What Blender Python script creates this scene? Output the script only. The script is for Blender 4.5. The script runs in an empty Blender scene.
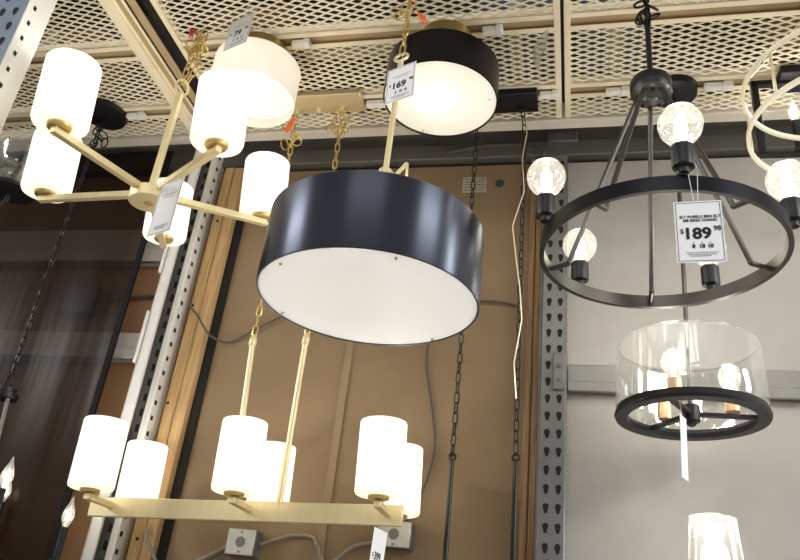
import bpy, bmesh, math, random
from mathutils import Vector as V, Matrix
random.seed(7)
sc = bpy.context.scene
COL = sc.collection
EYE = 1.6                      # camera height; coordinates below are relative to the eye (x right along the rack, y into it, z up)
OFF = V((0, 0, EYE))
PI = math.pi

# ------------------------------------------------------------------ materials
def rgb(h):
    c = [int(h[i:i+2], 16)/255 for i in (0, 2, 4)]
    return tuple(x/12.92 if x <= .04045 else ((x+.055)/1.055)**2.4 for x in c) + (1,)

def new_mat(name):
    m = bpy.data.materials.new(name); m.use_nodes = True
    nt = m.node_tree; nt.nodes.clear()
    out = nt.nodes.new('ShaderNodeOutputMaterial')
    return m, nt, out

def pbr(name, col, rough=.5, metal=0., spec=.5, noise=0., nscale=8., stretch=(1, 1, 1), bump=0., col2=None, aniso=0.):
    m, nt, out = new_mat(name)
    b = nt.nodes.new('ShaderNodeBsdfPrincipled')
    b.inputs['Base Color'].default_value = rgb(col)
    b.inputs['Roughness'].default_value = rough
    b.inputs['Metallic'].default_value = metal
    b.inputs['Specular IOR Level'].default_value = spec
    nt.links.new(b.outputs[0], out.inputs[0])
    if noise or bump or col2:
        tc = nt.nodes.new('ShaderNodeTexCoord'); mp = nt.nodes.new('ShaderNodeMapping')
        mp.inputs['Scale'].default_value = stretch
        nt.links.new(tc.outputs['Object'], mp.inputs['Vector'])
        n = nt.nodes.new('ShaderNodeTexNoise'); n.inputs['Scale'].default_value = nscale; n.inputs['Detail'].default_value = 5
        nt.links.new(mp.outputs[0], n.inputs['Vector'])
        if noise or col2:
            r = nt.nodes.new('ShaderNodeValToRGB')
            a = rgb(col); c2 = rgb(col2) if col2 else tuple(x*(1-noise) for x in a[:3])+(1,)
            r.color_ramp.elements[0].color = c2; r.color_ramp.elements[0].position = .35
            r.color_ramp.elements[1].color = a; r.color_ramp.elements[1].position = .65
            nt.links.new(n.outputs[0], r.inputs[0]); nt.links.new(r.outputs[0], b.inputs['Base Color'])
        if bump:
            bp = nt.nodes.new('ShaderNodeBump'); bp.inputs['Strength'].default_value = bump; bp.inputs['Distance'].default_value = .01
            nt.links.new(n.outputs[0], bp.inputs['Height']); nt.links.new(bp.outputs[0], b.inputs['Normal'])
    return m

def brushed_dark(name, col, rough):
    m, nt, out = new_mat(name)
    b = nt.nodes.new('ShaderNodeBsdfPrincipled'); b.inputs['Base Color'].default_value = rgb(col); b.inputs['Metallic'].default_value = .95; b.inputs['Roughness'].default_value = rough
    b.inputs['Anisotropic'].default_value = .8; b.inputs['Anisotropic Rotation'].default_value = .25
    t = nt.nodes.new('ShaderNodeTangent'); t.direction_type = 'RADIAL'; t.axis = 'Z'
    nt.links.new(t.outputs[0], b.inputs['Tangent']); nt.links.new(b.outputs[0], out.inputs[0]); return m

def frosted(name, col='FFFDF8', emit=.5, ecol='FFF6E6'):
    m, nt, out = new_mat(name)
    d = nt.nodes.new('ShaderNodeBsdfDiffuse'); d.inputs[0].default_value = rgb(col)
    t = nt.nodes.new('ShaderNodeBsdfTranslucent'); t.inputs[0].default_value = rgb(col)
    g = nt.nodes.new('ShaderNodeBsdfGlossy'); g.inputs['Roughness'].default_value = .25
    mx = nt.nodes.new('ShaderNodeMixShader'); mx.inputs[0].default_value = .5
    nt.links.new(d.outputs[0], mx.inputs[1]); nt.links.new(t.outputs[0], mx.inputs[2])
    m2 = nt.nodes.new('ShaderNodeMixShader'); m2.inputs[0].default_value = .04
    nt.links.new(mx.outputs[0], m2.inputs[1]); nt.links.new(g.outputs[0], m2.inputs[2])
    e = nt.nodes.new('ShaderNodeEmission'); e.inputs[0].default_value = rgb(ecol); e.inputs[1].default_value = emit
    a = nt.nodes.new('ShaderNodeAddShader')
    nt.links.new(m2.outputs[0], a.inputs[0]); nt.links.new(e.outputs[0], a.inputs[1]); nt.links.new(a.outputs[0], out.inputs[0])
    return m

def glow(name, col, s):
    m, nt, out = new_mat(name)
    e = nt.nodes.new('ShaderNodeEmission'); e.inputs[0].default_value = rgb(col); e.inputs[1].default_value = s
    nt.links.new(e.outputs[0], out.inputs[0]); return m

def clear_glass(name, tint='FFFFFF', haze=.0, emit=.0, edge=.55, base=.04):
    # thin blown glass: mostly see-through, whiter and more mirror-like at grazing angles
    m, nt, out = new_mat(name)
    t = nt.nodes.new('ShaderNodeBsdfTransparent'); t.inputs[0].default_value = rgb(tint)
    g = nt.nodes.new('ShaderNodeBsdfGlossy'); g.inputs['Roughness'].default_value = .06
    lw = nt.nodes.new('ShaderNodeLayerWeight'); lw.inputs['Blend'].default_value = .25
    mr = nt.nodes.new('ShaderNodeMapRange'); mr.inputs['To Min'].default_value = base; mr.inputs['To Max'].default_value = edge
    nt.links.new(lw.outputs['Facing'], mr.inputs['Value'])
    mx = nt.nodes.new('ShaderNodeMixShader')
    nt.links.new(mr.outputs[0], mx.inputs[0]); nt.links.new(t.outputs[0], mx.inputs[1]); nt.links.new(g.outputs[0], mx.inputs[2])
    last = mx
    if haze:
        d = nt.nodes.new('ShaderNodeBsdfTranslucent'); d.inputs[0].default_value = (.9, .9, .88, 1)
        m2 = nt.nodes.new('ShaderNodeMixShader'); m2.inputs[0].default_value = haze
        nt.links.new(last.outputs[0], m2.inputs[1]); nt.links.new(d.outputs[0], m2.inputs[2]); last = m2
    if emit:
        e = nt.nodes.new('ShaderNodeEmission'); e.inputs[0].default_value = rgb('FFF3DC'); e.inputs[1].default_value = emit
        a = nt.nodes.new('ShaderNodeAddShader')
        nt.links.new(last.outputs[0], a.inputs[0]); nt.links.new(e.outputs[0], a.inputs[1]); last = a
    nt.links.new(last.outputs[0], out.inputs[0]); return m

def film_mat(name):
    m, nt, out = new_mat(name)
    t = nt.nodes.new('ShaderNodeBsdfTransparent'); t.inputs[0].default_value = (.27, .235, .215, 1)
    g = nt.nodes.new('ShaderNodeBsdfGlossy'); g.inputs['Roughness'].default_value = .3; g.inputs[0].default_value = (.8, .76, .72, 1)
    d = nt.nodes.new('ShaderNodeBsdfDiffuse'); d.inputs[0].default_value = (.09, .068, .055, 1)
    a = nt.nodes.new('ShaderNodeMixShader'); a.inputs[0].default_value = .06
    nt.links.new(t.outputs[0], a.inputs[1]); nt.links.new(d.outputs[0], a.inputs[2])
    b = nt.nodes.new('ShaderNodeMixShader'); b.inputs[0].default_value = .009
    nt.links.new(a.outputs[0], b.inputs[1]); nt.links.new(g.outputs[0], b.inputs[2])
    n = nt.nodes.new('ShaderNodeTexNoise'); n.inputs['Scale'].default_value = 3
    tc = nt.nodes.new('ShaderNodeTexCoord'); mp = nt.nodes.new('ShaderNodeMapping'); mp.inputs['Scale'].default_value = (3, 1, .5)
    nt.links.new(tc.outputs['Object'], mp.inputs[0]); nt.links.new(mp.outputs[0], n.inputs['Vector'])
    bp = nt.nodes.new('ShaderNodeBump'); bp.inputs['Strength'].default_value = .15; bp.inputs['Distance'].default_value = .03
    nt.links.new(n.outputs[0], bp.inputs['Height']); nt.links.new(bp.outputs[0], g.inputs['Normal'])
    nt.links.new(b.outputs[0], out.inputs[0]); return m

M = dict(
    gold=pbr('brushed_brass', 'EEDFB0', .38, .5, noise=.06, nscale=60, stretch=(1, 1, .05)),
    gold_dark=pbr('aged_brass', 'D8BE7C', .3, .75),
    champagne=pbr('champagne_gold', 'F3E4BE', .35, .5),
    black=pbr('matte_black', '17171A', .42, .1, .5),
    drum=pbr('satin_black_anodised', '2E2E33', .3, .9), drum_big=brushed_dark('brushed_black_drum', '4A4E58', .32),
    iron=pbr('dark_iron', '5A5855', .33, .8), rodk=pbr('gunmetal_rod', '34322F', .3, .8),
    ring_in_lit=pbr('ring_inside_lit', '55534F', .36, .75),  # inner face of the black ring, its lit look put into the colour
    white_in=pbr('white_lining', 'FAFAF8', .7),
    cream=pbr('cream_enamel', 'F7EACB', .5, noise=.06, nscale=12),
    cream_shade=pbr('cream_enamel_shaded', 'B79F78', .6, noise=.1, nscale=10),  # same cream paint, with the shade of the recesses put into the colour
    creamgrey=pbr('cream_grey_enamel', 'DCD4C4', .5, noise=.05),
    white_paint=pbr('white_enamel', 'E2E0DA', .4, noise=.06, nscale=14),
    galv=pbr('galvanised_steel', '737370', .45, .35, noise=.12, nscale=25),
    galv_dark=pbr('dull_steel', '6C6C6C', .5, .4, noise=.2, nscale=18),
    bluegrey_shade=pbr('shaded_white_steel', '8D99AA', .5, .1, noise=.18, nscale=14),  # front face of the white post, bluish shade put into its colour
    beam=pbr('grey_white_beam', 'BDBBB4', .5, noise=.1, nscale=10),
    grey_beam=pbr('grey_beam', '8C8A84', .5, noise=.06, nscale=10),
    header=pbr('dark_grey_sheet', '67635C', .5, .2, noise=.15, nscale=6),
    hole=pbr('hole_dark', '17140F', .9),
    slot=pbr('slot_dark', '2A1E14', .9, noise=.5, nscale=30),
    brown=pbr('brown_hardboard', '887254', .8, noise=.1, nscale=3.5, bump=.1, stretch=(1, 1, 2)),
    brown_left=pbr('reddish_hardboard', '96714C', .8, noise=.1, nscale=3),
    seam=pbr('hardboard_batten', '907A5C', .75, noise=.08),
    wood=pbr('pine_stud', 'C2A172', .65, col2='AC8B5A', nscale=9, stretch=(14, 14, .6)),
    wood_dk=pbr('weathered_wood', '9A7C58', .7, col2='80603C', nscale=9, stretch=(20, 20, .7)),
    grey_panel=pbr('pale_grey_panel', 'AAA69E', .6, noise=.05, nscale=14, bump=.05),
    dark=pbr('dark_void', '140E0A', .9),
    shade_dark=pbr('above_deck_shade', '0E0A07', .9, noise=.4, nscale=2),  # near-black stands in for the shade above the deck
    floor=pbr('polished_concrete', 'BDB7AC', .4, noise=.12, nscale=2),
    card=pbr('white_card', 'FAFBFD', .5),
    ink=pbr('black_ink', '0C0C12', .6),
    navy=pbr('navy_ink', '26283E', .6),
    faint=pbr('grey_ink', '77777F', .6),
    sleeve=clear_glass('clear_sleeve', haze=.45, base=.08),
    orange=pbr('orange_plastic', 'F26A2E', .4),
    red=pbr('red_plastic', 'D84848', .4),
    white_plastic=pbr('white_plastic', 'F2F0EA', .4),
    wire_grey=pbr('grey_cable', '8B857C', .5),
    wire_dark=pbr('dark_cable', '4A4640', .5),
    box_face=pbr('steel_cover_plate', 'C9C8BF', .4, .4, noise=.12, nscale=30),
    paper=pbr('printed_paper', 'A9A193', .8),
    bluedot=pbr('blue_dot', '2C3A48', .7),
    carton=pbr('white_carton', '8F887A', .8), carton_b=pbr('blue_carton', '3C465A', .8), carton_k=pbr('brown_carton', '553F28', .85),
    frost=frosted('frosted_glass', emit=.2, ecol='FFFAF0'), frost_glow=frosted('opal_glass_drum', 'F6F3EC', .16, 'FFF9EE'),
    diffuser=frosted('opal_diffuser', 'FFFFFF', .10, 'FCFDFF'), diffuser_b=frosted('opal_diffuser_small', 'FFFDF6', .22),
    bulb_glow=glow('bulb_glow', 'FFF4DC', 5.), bulb_soft=glow('bulb_soft', 'FFF4DC', 2.), filament=glow('filament', 'FFEFD0', 12.),
    globe=clear_glass('globe_glass', haze=.08, emit=.18, edge=.5, base=.05),
    candle_glass=clear_glass('candle_glass', haze=.1, emit=.14, edge=.6, base=.06),
    glass=clear_glass('clear_glass', tint='F4F4F2', haze=.09, edge=.8, base=.09),
    ribbed=clear_glass('ribbed_glass', tint='F2F2EE', haze=.10, edge=.8, base=.08),
    film=film_mat('smoked_film'), film_edge=pbr('film_hem', '100E0E', .7, spec=.2),
    led=pbr('led_channel', 'FBF1D8', .4), copper=pbr('copper_socket', 'E0B98C', .35, .7),
)

# ------------------------------------------------------------------ mesh builder
class MB:
    def __init__(s, xf=None):
        s.v = []; s.f = []; s.mi = []; s.sm = []; s.mats = []; s.cur = 0; s.xf = xf
    def mat(s, m):
        if m not in s.mats: s.mats.append(m)
        s.cur = s.mats.index(m); return s
    def add(s, verts, faces, smooth=False):
        n = len(s.v)
        for p in verts:
            p = V(p)
            s.v.append(s.xf @ p if s.xf else p)
        for f in faces:
            s.f.append([n+i for i in f]); s.mi.append(s.cur); s.sm.append(smooth)
        return s
    def box(s, lo, hi, bev=0.):
        x0, y0, z0 = lo; x1, y1, z1 = hi
        return s.obox(((x0+x1)/2, (y0+y1)/2, (z0+z1)/2), (1, 0, 0), (0, 1, 0), (0, 0, 1), abs(x1-x0), abs(y1-y0), abs(z1-z0), bev)
    def obox(s, c, a, b, d, w, h, l, bev=0.):
        c, a, b, d = V(c), V(a).normalized(), V(b).normalized(), V(d).normalized()
        if bev <= 0:
            vs = [c + a*(sx*w/2) + b*(sy*h/2) + d*(sz*l/2) for sz in (-1, 1) for sy in (-1, 1) for sx in (-1, 1)]
            return s.add(vs, [(0, 2, 3, 1), (4, 5, 7, 6), (0, 1, 5, 4), (2, 6, 7, 3), (0, 4, 6, 2), (1, 3, 7, 5)])
        e = min(bev, w*.45, h*.45, l*.45)
        vs = []; idx = {}
        for sx in (-1, 1):
            for sy in (-1, 1):
                for sz in (-1, 1):
                    for k in range(3):
                        q = [w/2, h/2, l/2]
                        for j in range(3):
                            if j != k: q[j] -= e
                        idx[(sx, sy, sz, k)] = len(vs)
                        vs.append(c + a*(sx*q[0]) + b*(sy*q[1]) + d*(sz*q[2]))
        fs = []
        for k in range(3):
            i, j = [t for t in range(3) if t != k]
            for sk in (-1, 1):
                def g(si, sj):
                    t = [0, 0, 0]; t[k] = sk; t[i] = si; t[j] = sj; return idx[(*t, k)]
                fs.append((g(-1, -1), g(1, -1), g(1, 1), g(-1, 1)))
            for si in (-1, 1):
                for sj in (-1, 1):
                    def g2(sk, kk):
                        t = [0, 0, 0]; t[k] = sk; t[i] = si; t[j] = sj; return idx[(*t, kk)]
                    fs.append((g2(-1, i), g2(1, i), g2(1, j), g2(-1, j)))
        for sx in (-1, 1):
            for sy in (-1, 1):
                for sz in (-1, 1):
                    fs.append(tuple(idx[(sx, sy, sz, k)] for k in range(3)))
        return s.add(vs, fs)
    def bar(s, p, q, w, h, up=(0, 0, 1), bev=.0015):
        p, q = V(p), V(q); d = (q-p); l = d.length; d.normalize()
        u = V(up)
        if abs(d.dot(u)) > .98: u = V((0, 1, 0))
        a = d.cross(u).normalized(); b = a.cross(d).normalized()
        return s.obox((p+q)/2, a, b, d, w, h, l, bev)
    def tube(s, pts, r, n=8, closed=False, cap=True, flat=None):
        pts = [V(p) for p in pts]; m = len(pts)
        rad = r if isinstance(r, (list, tuple)) else [r]*m
        prev = None; vs = []
        for i, p in enumerate(pts):
            if closed: t = pts[(i+1) % m]-pts[i-1]
            else: t = pts[min(i+1, m-1)]-pts[max(i-1, 0)]
            t.normalize()
            if prev is None:
                ref = V((0, 0, 1)) if abs(t.z) < .9 else V((1, 0, 0))
                a = t.cross(ref).normalized()
            else:
                a = (prev - t*prev.dot(t)).normalized()
            prev = a; b = t.cross(a)
            for k in range(n):
                an = 2*PI*k/n
                vs.append(p + a*(math.cos(an)*rad[i]) + b*(math.sin(an)*rad[i]))
        fs = []
        for i in range(m if closed else m-1):
            for k in range(n):
                j = (i+1) % m
                fs.append((i*n+k, i*n+(k+1) % n, j*n+(k+1) % n, j*n+k))
        if cap and not closed:
            fs.append(tuple(range(n))[::-1]); fs.append(tuple((m-1)*n+k for k in range(n)))
        return s.add(vs, fs, True)
    def rod(s, p, q, r, n=12): return s.tube([p, q], r, n)
    def lathe(s, prof, c=(0, 0, 0), n=40, closed=False, axis=(0, 0, 1)):
        c = V(c); ax = V(axis).normalized()
        ref = V((1, 0, 0)) if abs(ax.x) < .9 else V((0, 1, 0))
        b = ax.cross(ref).normalized(); a = b.cross(ax)
        vs = []
        for (r, z) in prof:
            for k in range(n):
                an = 2*PI*k/n
                vs.append(c + a*(math.cos(an)*r) + b*(math.sin(an)*r) + ax*z)
        fs = []; m = len(prof)
        for i in range(m if closed else m-1):
            j = (i+1) % m
            for k in range(n):
                fs.append((i*n+k, i*n+(k+1) % n, j*n+(k+1) % n, j*n+k))
        if not closed:
            if prof[0][0] > 1e-6: pass
        return s.add(vs, fs, True)
    def cyl(s, c, r, h, n=32, bev=.002, axis=(0, 0, 1), r2=None):
        r2 = r if r2 is None else r2; b = min(bev, r*.4, h*.4)
        return s.lathe([(1e-5, 0), (r-b, 0), (r, b), (r2, h-b), (r2-b, h), (1e-5, h)], c, n, axis=axis)
    def ball(s, c, r, n=24, sx=1., sz=1.):
        return s.lathe([(max(1e-5, r*sx*math.sin(t)), -r*sz*math.cos(t)) for t in [PI*i/14 for i in range(15)]], c, n)
    def torus(s, c, R, r, ax=(0, 0, 1), n=32, k=8):
        ax = V(ax).normalized(); ref = V((1, 0, 0)) if abs(ax.x) < .9 else V((0, 1, 0))
        b = ax.cross(ref).normalized(); a = b.cross(ax); c = V(c)
        return s.tube([c + a*(R*math.cos(2*PI*i/n)) + b*(R*math.sin(2*PI*i/n)) for i in range(n)], r, k, closed=True)
    def link(s, c, d, side, L, W, r):
        c, d, side = V(c), V(d).normalized(), V(side).normalized()
        hl = L/2-W/2; R = W/2-r; pts = []
        for i in range(7):
            t = PI*i/6; pts.append(c + d*(hl+R*math.sin(t)) + side*(R*math.cos(t)))
        for i in range(7):
            t = PI*i/6; pts.append(c - d*(hl+R*math.sin(t)) - side*(R*math.cos(t)))
        return s.tube(pts, r, 6, closed=True)
    def chain(s, pts, L=.045, W=.02, r=.0028, tw=0.):
        pts = [V(p) for p in pts]; pitch = L-2.2*r*1.6; seg = []
        for a, b in zip(pts[:-1], pts[1:]): seg.append((a, b, (b-a).length))
        tot = sum(x[2] for x in seg); n = max(2, round(tot/pitch)); st = tot/n
        for i in range(n):
            t = (i+.5)*st
            for a, b, l in seg:
                if t <= l: break
                t -= l
            d = (b-a).normalized(); c = a + d*min(t, l)
            u = d.cross(V((.3, 1, .1))).normalized(); w = d.cross(u)
            an = tw + (PI/2 if i % 2 else 0) + random.uniform(-.2, .2)
            s.link(c, d, u*math.cos(an)+w*math.sin(an), st+2.2*r*1.6, W, r)
        return s
    def build(s, name, m=None, parent=None, loc=None):
        if m is not None and not s.mats: s.mats = [m]
        vs = [p+OFF for p in s.v]
        lo = V((min(p[i] for p in vs) for i in range(3))); hi = V((max(p[i] for p in vs) for i in range(3)))
        o0 = (lo+hi)/2 if loc is None else V(loc)+OFF
        me = bpy.data.meshes.new(name)
        me.from_pydata([p-o0 for p in vs], [], s.f)
        for mm in s.mats: me.materials.append(mm)
        me.polygons.foreach_set('material_index', s.mi); me.polygons.foreach_set('use_smooth', s.sm)
        bm = bmesh.new(); bm.from_mesh(me); bmesh.ops.recalc_face_normals(bm, faces=bm.faces); bm.to_mesh(me); bm.free()
        me.set_sharp_from_angle(angle=math.radians(38)); me.update()
        o = bpy.data.objects.new(name, me); COL.objects.link(o)
        if parent is not None:
            o.parent = parent; o.location = o0 - WORLD[parent.name]
        else: o.location = o0
        WORLD[o.name] = o0
        return o
WORLD = {}

def thing(name, label, cat, loc, group=None):
    o = bpy.data.objects.new(name, None); COL.objects.link(o)
    o.empty_display_size = .05; o.location = V(loc)+OFF; WORLD[o.name] = V(loc)+OFF
    o['label'] = label; o['category'] = cat
    if group: o['group'] = group
    return o
def tag(o, label, cat, group=None):
    o['label'] = label; o['category'] = cat
    if group: o['group'] = group
    return o
def struct(o): o['kind'] = 'structure'; return o
def lab(o, l): o['label'] = l; return o
def lamp(loc, power, r=.02, col=(1, .96, .89)):
    l = bpy.data.lights.new('lamp', 'POINT'); l.energy = power; l.shadow_soft_size = r; l.color = col
    o = bpy.data.objects.new('lamp', l); COL.objects.link(o); o.location = V(loc)+OFF
    return o
def pol(c, r, deg, z=None):
    return V((c[0]+r*math.cos(math.radians(deg)), c[1]+r*math.sin(math.radians(deg)), c[2] if z is None else z))

# ------------------------------------------------------------------ camera
F, PITCH, ROLL, YAW = 757., math.radians(26.86), math.radians(6.81), math.radians(-14.5)
fw = V((math.sin(YAW)*math.cos(PITCH), math.cos(YAW)*math.cos(PITCH), math.sin(PITCH)))
rt = V((math.cos(YAW), -math.sin(YAW), 0)); up = rt.cross(fw)
r2 = rt*math.cos(ROLL)+up*math.sin(ROLL); u2 = up*math.cos(ROLL)-rt*math.sin(ROLL)
cam = bpy.data.cameras.new('camera'); co = bpy.data.objects.new('camera', cam); COL.objects.link(co)
mw = Matrix.Identity(4)
for i in range(3): mw[i][0] = r2[i]; mw[i][1] = u2[i]; mw[i][2] = -fw[i]
mw.translation = OFF; co.matrix_world = mw
cam.sensor_width = 36; cam.lens = F*36/800; cam.clip_start = .02; sc.camera = co

# ------------------------------------------------------------------ room shell
b = MB(); b.box((-5, -4, -1.65), (4, 3.2, -1.6)); struct(b.build('floor', M['floor']))
b = MB(); b.box((-5, .2, 3.0), (4, 3.2, 3.05)); struct(b.build('ceiling', M['shade_dark']))
YW = 2.6; ZT = 1.905
b = MB(); b.box((-1.40, YW, -1.6), (-.09, YW+.02, ZT)); struct(b.build('wall_center', M['brown']))
b = MB(); b.box((-.089, YW, -1.6), (4, YW+.02, ZT)); struct(b.build('wall_right', M['grey_panel']))
b = MB(); b.box((-5, YW, -1.6), (-1.401, YW+.02, ZT)); struct(b.build('wall_left', M['brown_left']))
b = MB(); b.box((-5, YW+.03, -1.6), (4, YW+.06, 3.0)); struct(b.build('wall_back', M['shade_dark']))  # coloured near-black so the mesh holes look unlit
# battens and dark gaps in the centre wall
b = MB(); b.box((-.852, YW-.008, -1.6), (-.824, YW, ZT-.01)); struct(b.build('trim_1', M['seam']))
b = MB(); b.box((-1.433, YW-.012, -1.6), (-1.398, YW, ZT)); struct(b.build('trim_2', M['hole']))

# header beam over the wall boards
b = MB(); b.mat(M['header']); b.box((-4, YW-.03, 1.925), (4, YW+.025, 2.0), .004); b.box((-4, YW-.012, 2.0), (4, YW+.025, 2.2), .003)
tag(b.build('header_beam'), 'dark grey steel header beam running above the brown and grey wall boards', 'beam')
# beams in the left bay, right bay
def rail(name, lo, hi, m, label):
    b = MB(); x0, y0, z0 = lo; x1, y1, z1 = hi
    b.mat(m); b.box((x0, y0+.012, z0), (x1, y1, z1), .003); h = z1-z0
    b.box((x0, y0, z0), (x1, y0+.03, z0+h*.38), .004)
    return tag(b.build(name), label, 'beam')
rail('rack_beam', (-4, 2.54, 1.42), (-1.7, 2.598, 1.585), M['beam'], 'upper grey horizontal beam behind the dark plastic sheet at left')
rail('rack_beam', (-4, 2.54, .975), (-1.7, 2.598, 1.09), M['beam'], 'lower grey horizontal beam behind the dark plastic sheet at left')
rail('rack_beam', (-.02, 2.555, .905), (4, 2.598, 1.008), M['grey_beam'], 'pale grey horizontal beam across the grey wall board, behind the glass drum pendant')

# ------------------------------------------------------------------ uprights and studs
def tear(b, c, ax, up_, nrm, w, h):
    c, ax, up_, nrm = V(c), V(ax), V(up_), V(nrm)
    pts = []
    for i in range(9):
        t = -PI*.1 + PI*1.2*i/8; pts.append(c + ax*(math.cos(t)*w/2) + up_*(math.sin(t)*w/2+h*.18) + nrm*.0008)
    pts.append(c + ax*(-w*.22) - up_*(h*.45) + nrm*.0008); pts.append(c + ax*(w*.22) - up_*(h*.45) + nrm*.0008)
    b.add(pts, [tuple(range(len(pts)))])
# right rear upright: galvanised, two columns of teardrop holes
b = MB(); b.mat(M['galv'])
b.box((-.113, 2.495, -1.6), (-.022, 2.59, 1.87), .006)
b.box((-.117, 2.50, -1.6), (-.113, 2.58, 1.87))
b.mat(M['hole'])
z = -.9
while z < 1.83:
    for x in (-.0845, -.046): tear(b, (x, 2.495, z), (1, 0, 0), (0, 0, 1), (0, -1, 0), .019, .034)
    z += .0605
up_r = b.build('rack_upright'); tag(up_r, 'grey galvanised rack upright with two columns of teardrop holes, between brown and grey wall boards', 'upright')
b = MB(); b.mat(M['galv']); b.box((-.068, 2.484, .885), (-.03, 2.4945, 1.02), .003); b.mat(M['galv_dark'])
b.lathe([(1e-5, 0), (.007, 0), (.007, .006), (1e-5, .006)], (-.049, 2.484, .97), 10, axis=(0, -1, 0)); b.lathe([(1e-5, 0), (.005, 0), (.005, .005), (1e-5, .005)], (-.049, 2.484, .92), 10, axis=(0, -1, 0))
lab(b.build('bracket', None, up_r), 'riveted bracket plate')
# left rear upright
b = MB(); b.mat(M['white_paint'])
b.box((-1.5700, 2.502, -1.6), (-1.5580, 2.60, 1.98), .003)          # side web with small holes
b.box((-1.6330, 2.45, -1.6), (-1.5900, 2.462, 1.98), .003)          # outer lip
b.box((-1.6330, 2.45, -1.6), (-1.6260, 2.56, 1.98), .002)
b.box((-1.5700, 2.49, -1.6), (-1.5430, 2.506, 1.98), .004)
b.mat(M['galv_dark']); b.box((-1.6260, 2.52, -1.6), (-1.5700, 2.53, 1.98))
b.mat(M['hole'])
z = -.9
while z < 1.95:
    y0 = 2.537; x0 = -1.5575
    b.add([(x0, y0-.009, z-.009), (x0, y0+.009, z-.009), (x0, y0+.009, z+.009), (x0, y0-.009, z+.009)], [(0, 1, 2, 3)])
    b.add([(-1.6040, 2.5195, z), (-1.5900, 2.5195, z), (-1.5900, 2.5195, z+.03), (-1.6040, 2.5195, z+.03)], [(0, 1, 2, 3)])
    z += .0605
up_l = b.build('rack_upright'); tag(up_l, 'white rack upright with small square holes, left of the pine stud', 'upright')
for zc in (1.42, 1.03):
    b = MB(); b.mat(M['white_paint']); b.box((-1.6430, 2.44, zc-.11), (-1.6330, 2.50, zc+.11), .003); b.build('connector_plate', None, up_l)
# front left upright
b = MB(); b.mat(M['white_paint']); b.box((-1.604, 1.362, -1.6), (-1.6, 1.452, 1.97), .001)
b.mat(M['bluegrey_shade']); b.box((-1.72, 1.365, -1.6), (-1.604, 1.375, 1.97), .002)
b.mat(M['white_paint']); b.box((-1.724, 1.362, -1.6), (-1.72, 1.452, 1.97), .001)
b.mat(M['hole']); z = 1.05
while z < 1.9:
    b.add([(-1.5992, 1.382, z-.008), (-1.5992, 1.394, z-.008), (-1.5992, 1.394, z+.008), (-1.5992, 1.382, z+.008)], [(0, 1, 2, 3)])
    for x in (-1.685, -1.64): tear(b, (x, 1.3645, z+.03), (1, 0, 0), (0, 0, 1), (0, -1, 0), .018, .034)
    z += .0605
tag(b.build('rack_upright'), 'near white rack upright in the top left corner with shaded blue grey front face', 'upright')
# studs
b = MB(); b.mat(M['wood']); b.box((-1.526, 2.552, -1.6), (-1.482, 2.599, ZT), .004); b.box((-1.4815, 2.556, -1.6), (-1.434, 2.599, ZT), .004)
b.mat(M['hole'])
for (x, z) in ((-1.515, 1.215), (-1.515, .80), (-1.5, .30), (-1.5, 1.62)):
    b.lathe([(1e-5, 0), (.006, 0), (.006, .002), (1e-5, .002)], (x, 2.552, z), 10, axis=(0, -1, 0))
tag(b.build('wood_stud'), 'yellow pine double stud standing right of the white upright', 'stud')
b = MB(); b.mat(M['wood_dk']); b.box((-.168, 2.562, -1.6), (-.145, 2.598, ZT), .003); b.box((-.144, 2.566, -1.6), (-.120, 2.598, ZT), .003)
tag(b.build('wood_stud'), 'narrow weathered wooden stud beside the galvanised upright', 'stud')

# ------------------------------------------------------------------ mesh decks overhead
ZC = 2.0
PX, PY = .0615, .0268
def mesh_bm(x0, x1, y0, y1, z=ZC+.004):
    b = MB(); hw = .0021; th = .0022
    nj = int((y1-y0)/(PY/2)); ni = int((x1-x0)/(PX/2))+1
    for j in range(nj+1):
        yc = y0 + j*PY/2; pts = []
        for i in range(ni+1):
            sgn = 1 if (i+j) % 2 else -1
            xc = x0 + i*PX/2; yy = yc + sgn*(PY/4-.0012)
            for dx in (-.0035, .0035):
                x = min(max(xc+dx, x0), x1); pts.append((x, yy))
        vs = []; fs = []
        for k, (x, y) in enumerate(pts):
            vs += [(x, y-hw, z+.0016), (x, y+hw, z-.0016), (x, y-hw, z+.0016+th), (x, y+hw, z-.0016+th)]
        for k in range(len(pts)-1):
            a = 4*k; c = a+4
            fs += [(a, c, c+1, a+1), (a+2, a+3, c+3, c+2), (a, a+2, c+2, c), (a+1, c+1, c+3, a+3)]
        b.add(vs, fs)
    return b
def channel_x(b, x0, x1, y0, y1, lip=.021, d=.034):
    # open-bottomed rib running along x
    b.mat(M['cream']); b.box((x0, y0, ZC-.004), (x1, y0+lip, ZC), .001); b.box((x0, y1-lip, ZC-.004), (x1, y1, ZC), .001)
    b.box((x0, y0, ZC), (x1, y0+.003, ZC+d)); b.box((x0, y1-.003, ZC), (x1, y1, ZC+d))
    b.mat(M['cream_shade']); b.box((x0, y0+.003, ZC+d-.022), (x1, y1-.003, ZC+d))
YF, YR = .95, 2.425
def deck(x0, x1, label, mesh_label=None):
    t = thing('mesh_deck_panel', label, 'deck panel', ((x0+x1)/2, (YF+YR)/2, ZC))
    edges = [YF, 1.55, 1.63, 1.888, 1.966, 2.232, 2.31, YR]
    for ya, yb in zip(edges[::2], edges[1::2]): mesh_bm(x0+.004, x1-.004, ya, yb).build('expanded_mesh', M['cream'], t)
    for (y0, y1) in ((1.55, 1.63), (1.888, 1.966), (2.232, 2.31)):
        b = MB(); channel_x(b, x0+.02, x1-.02, y0, y1); b.build('rib', None, t)
    for xa, xb in ((x0, x0+.022), (x1-.022, x1)):
        b = MB(); b.box((xa, YF, ZC-.0045), (xb, YR, ZC+.03), .002); b.build('side_rail', M['cream'], t)
    return t
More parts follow.
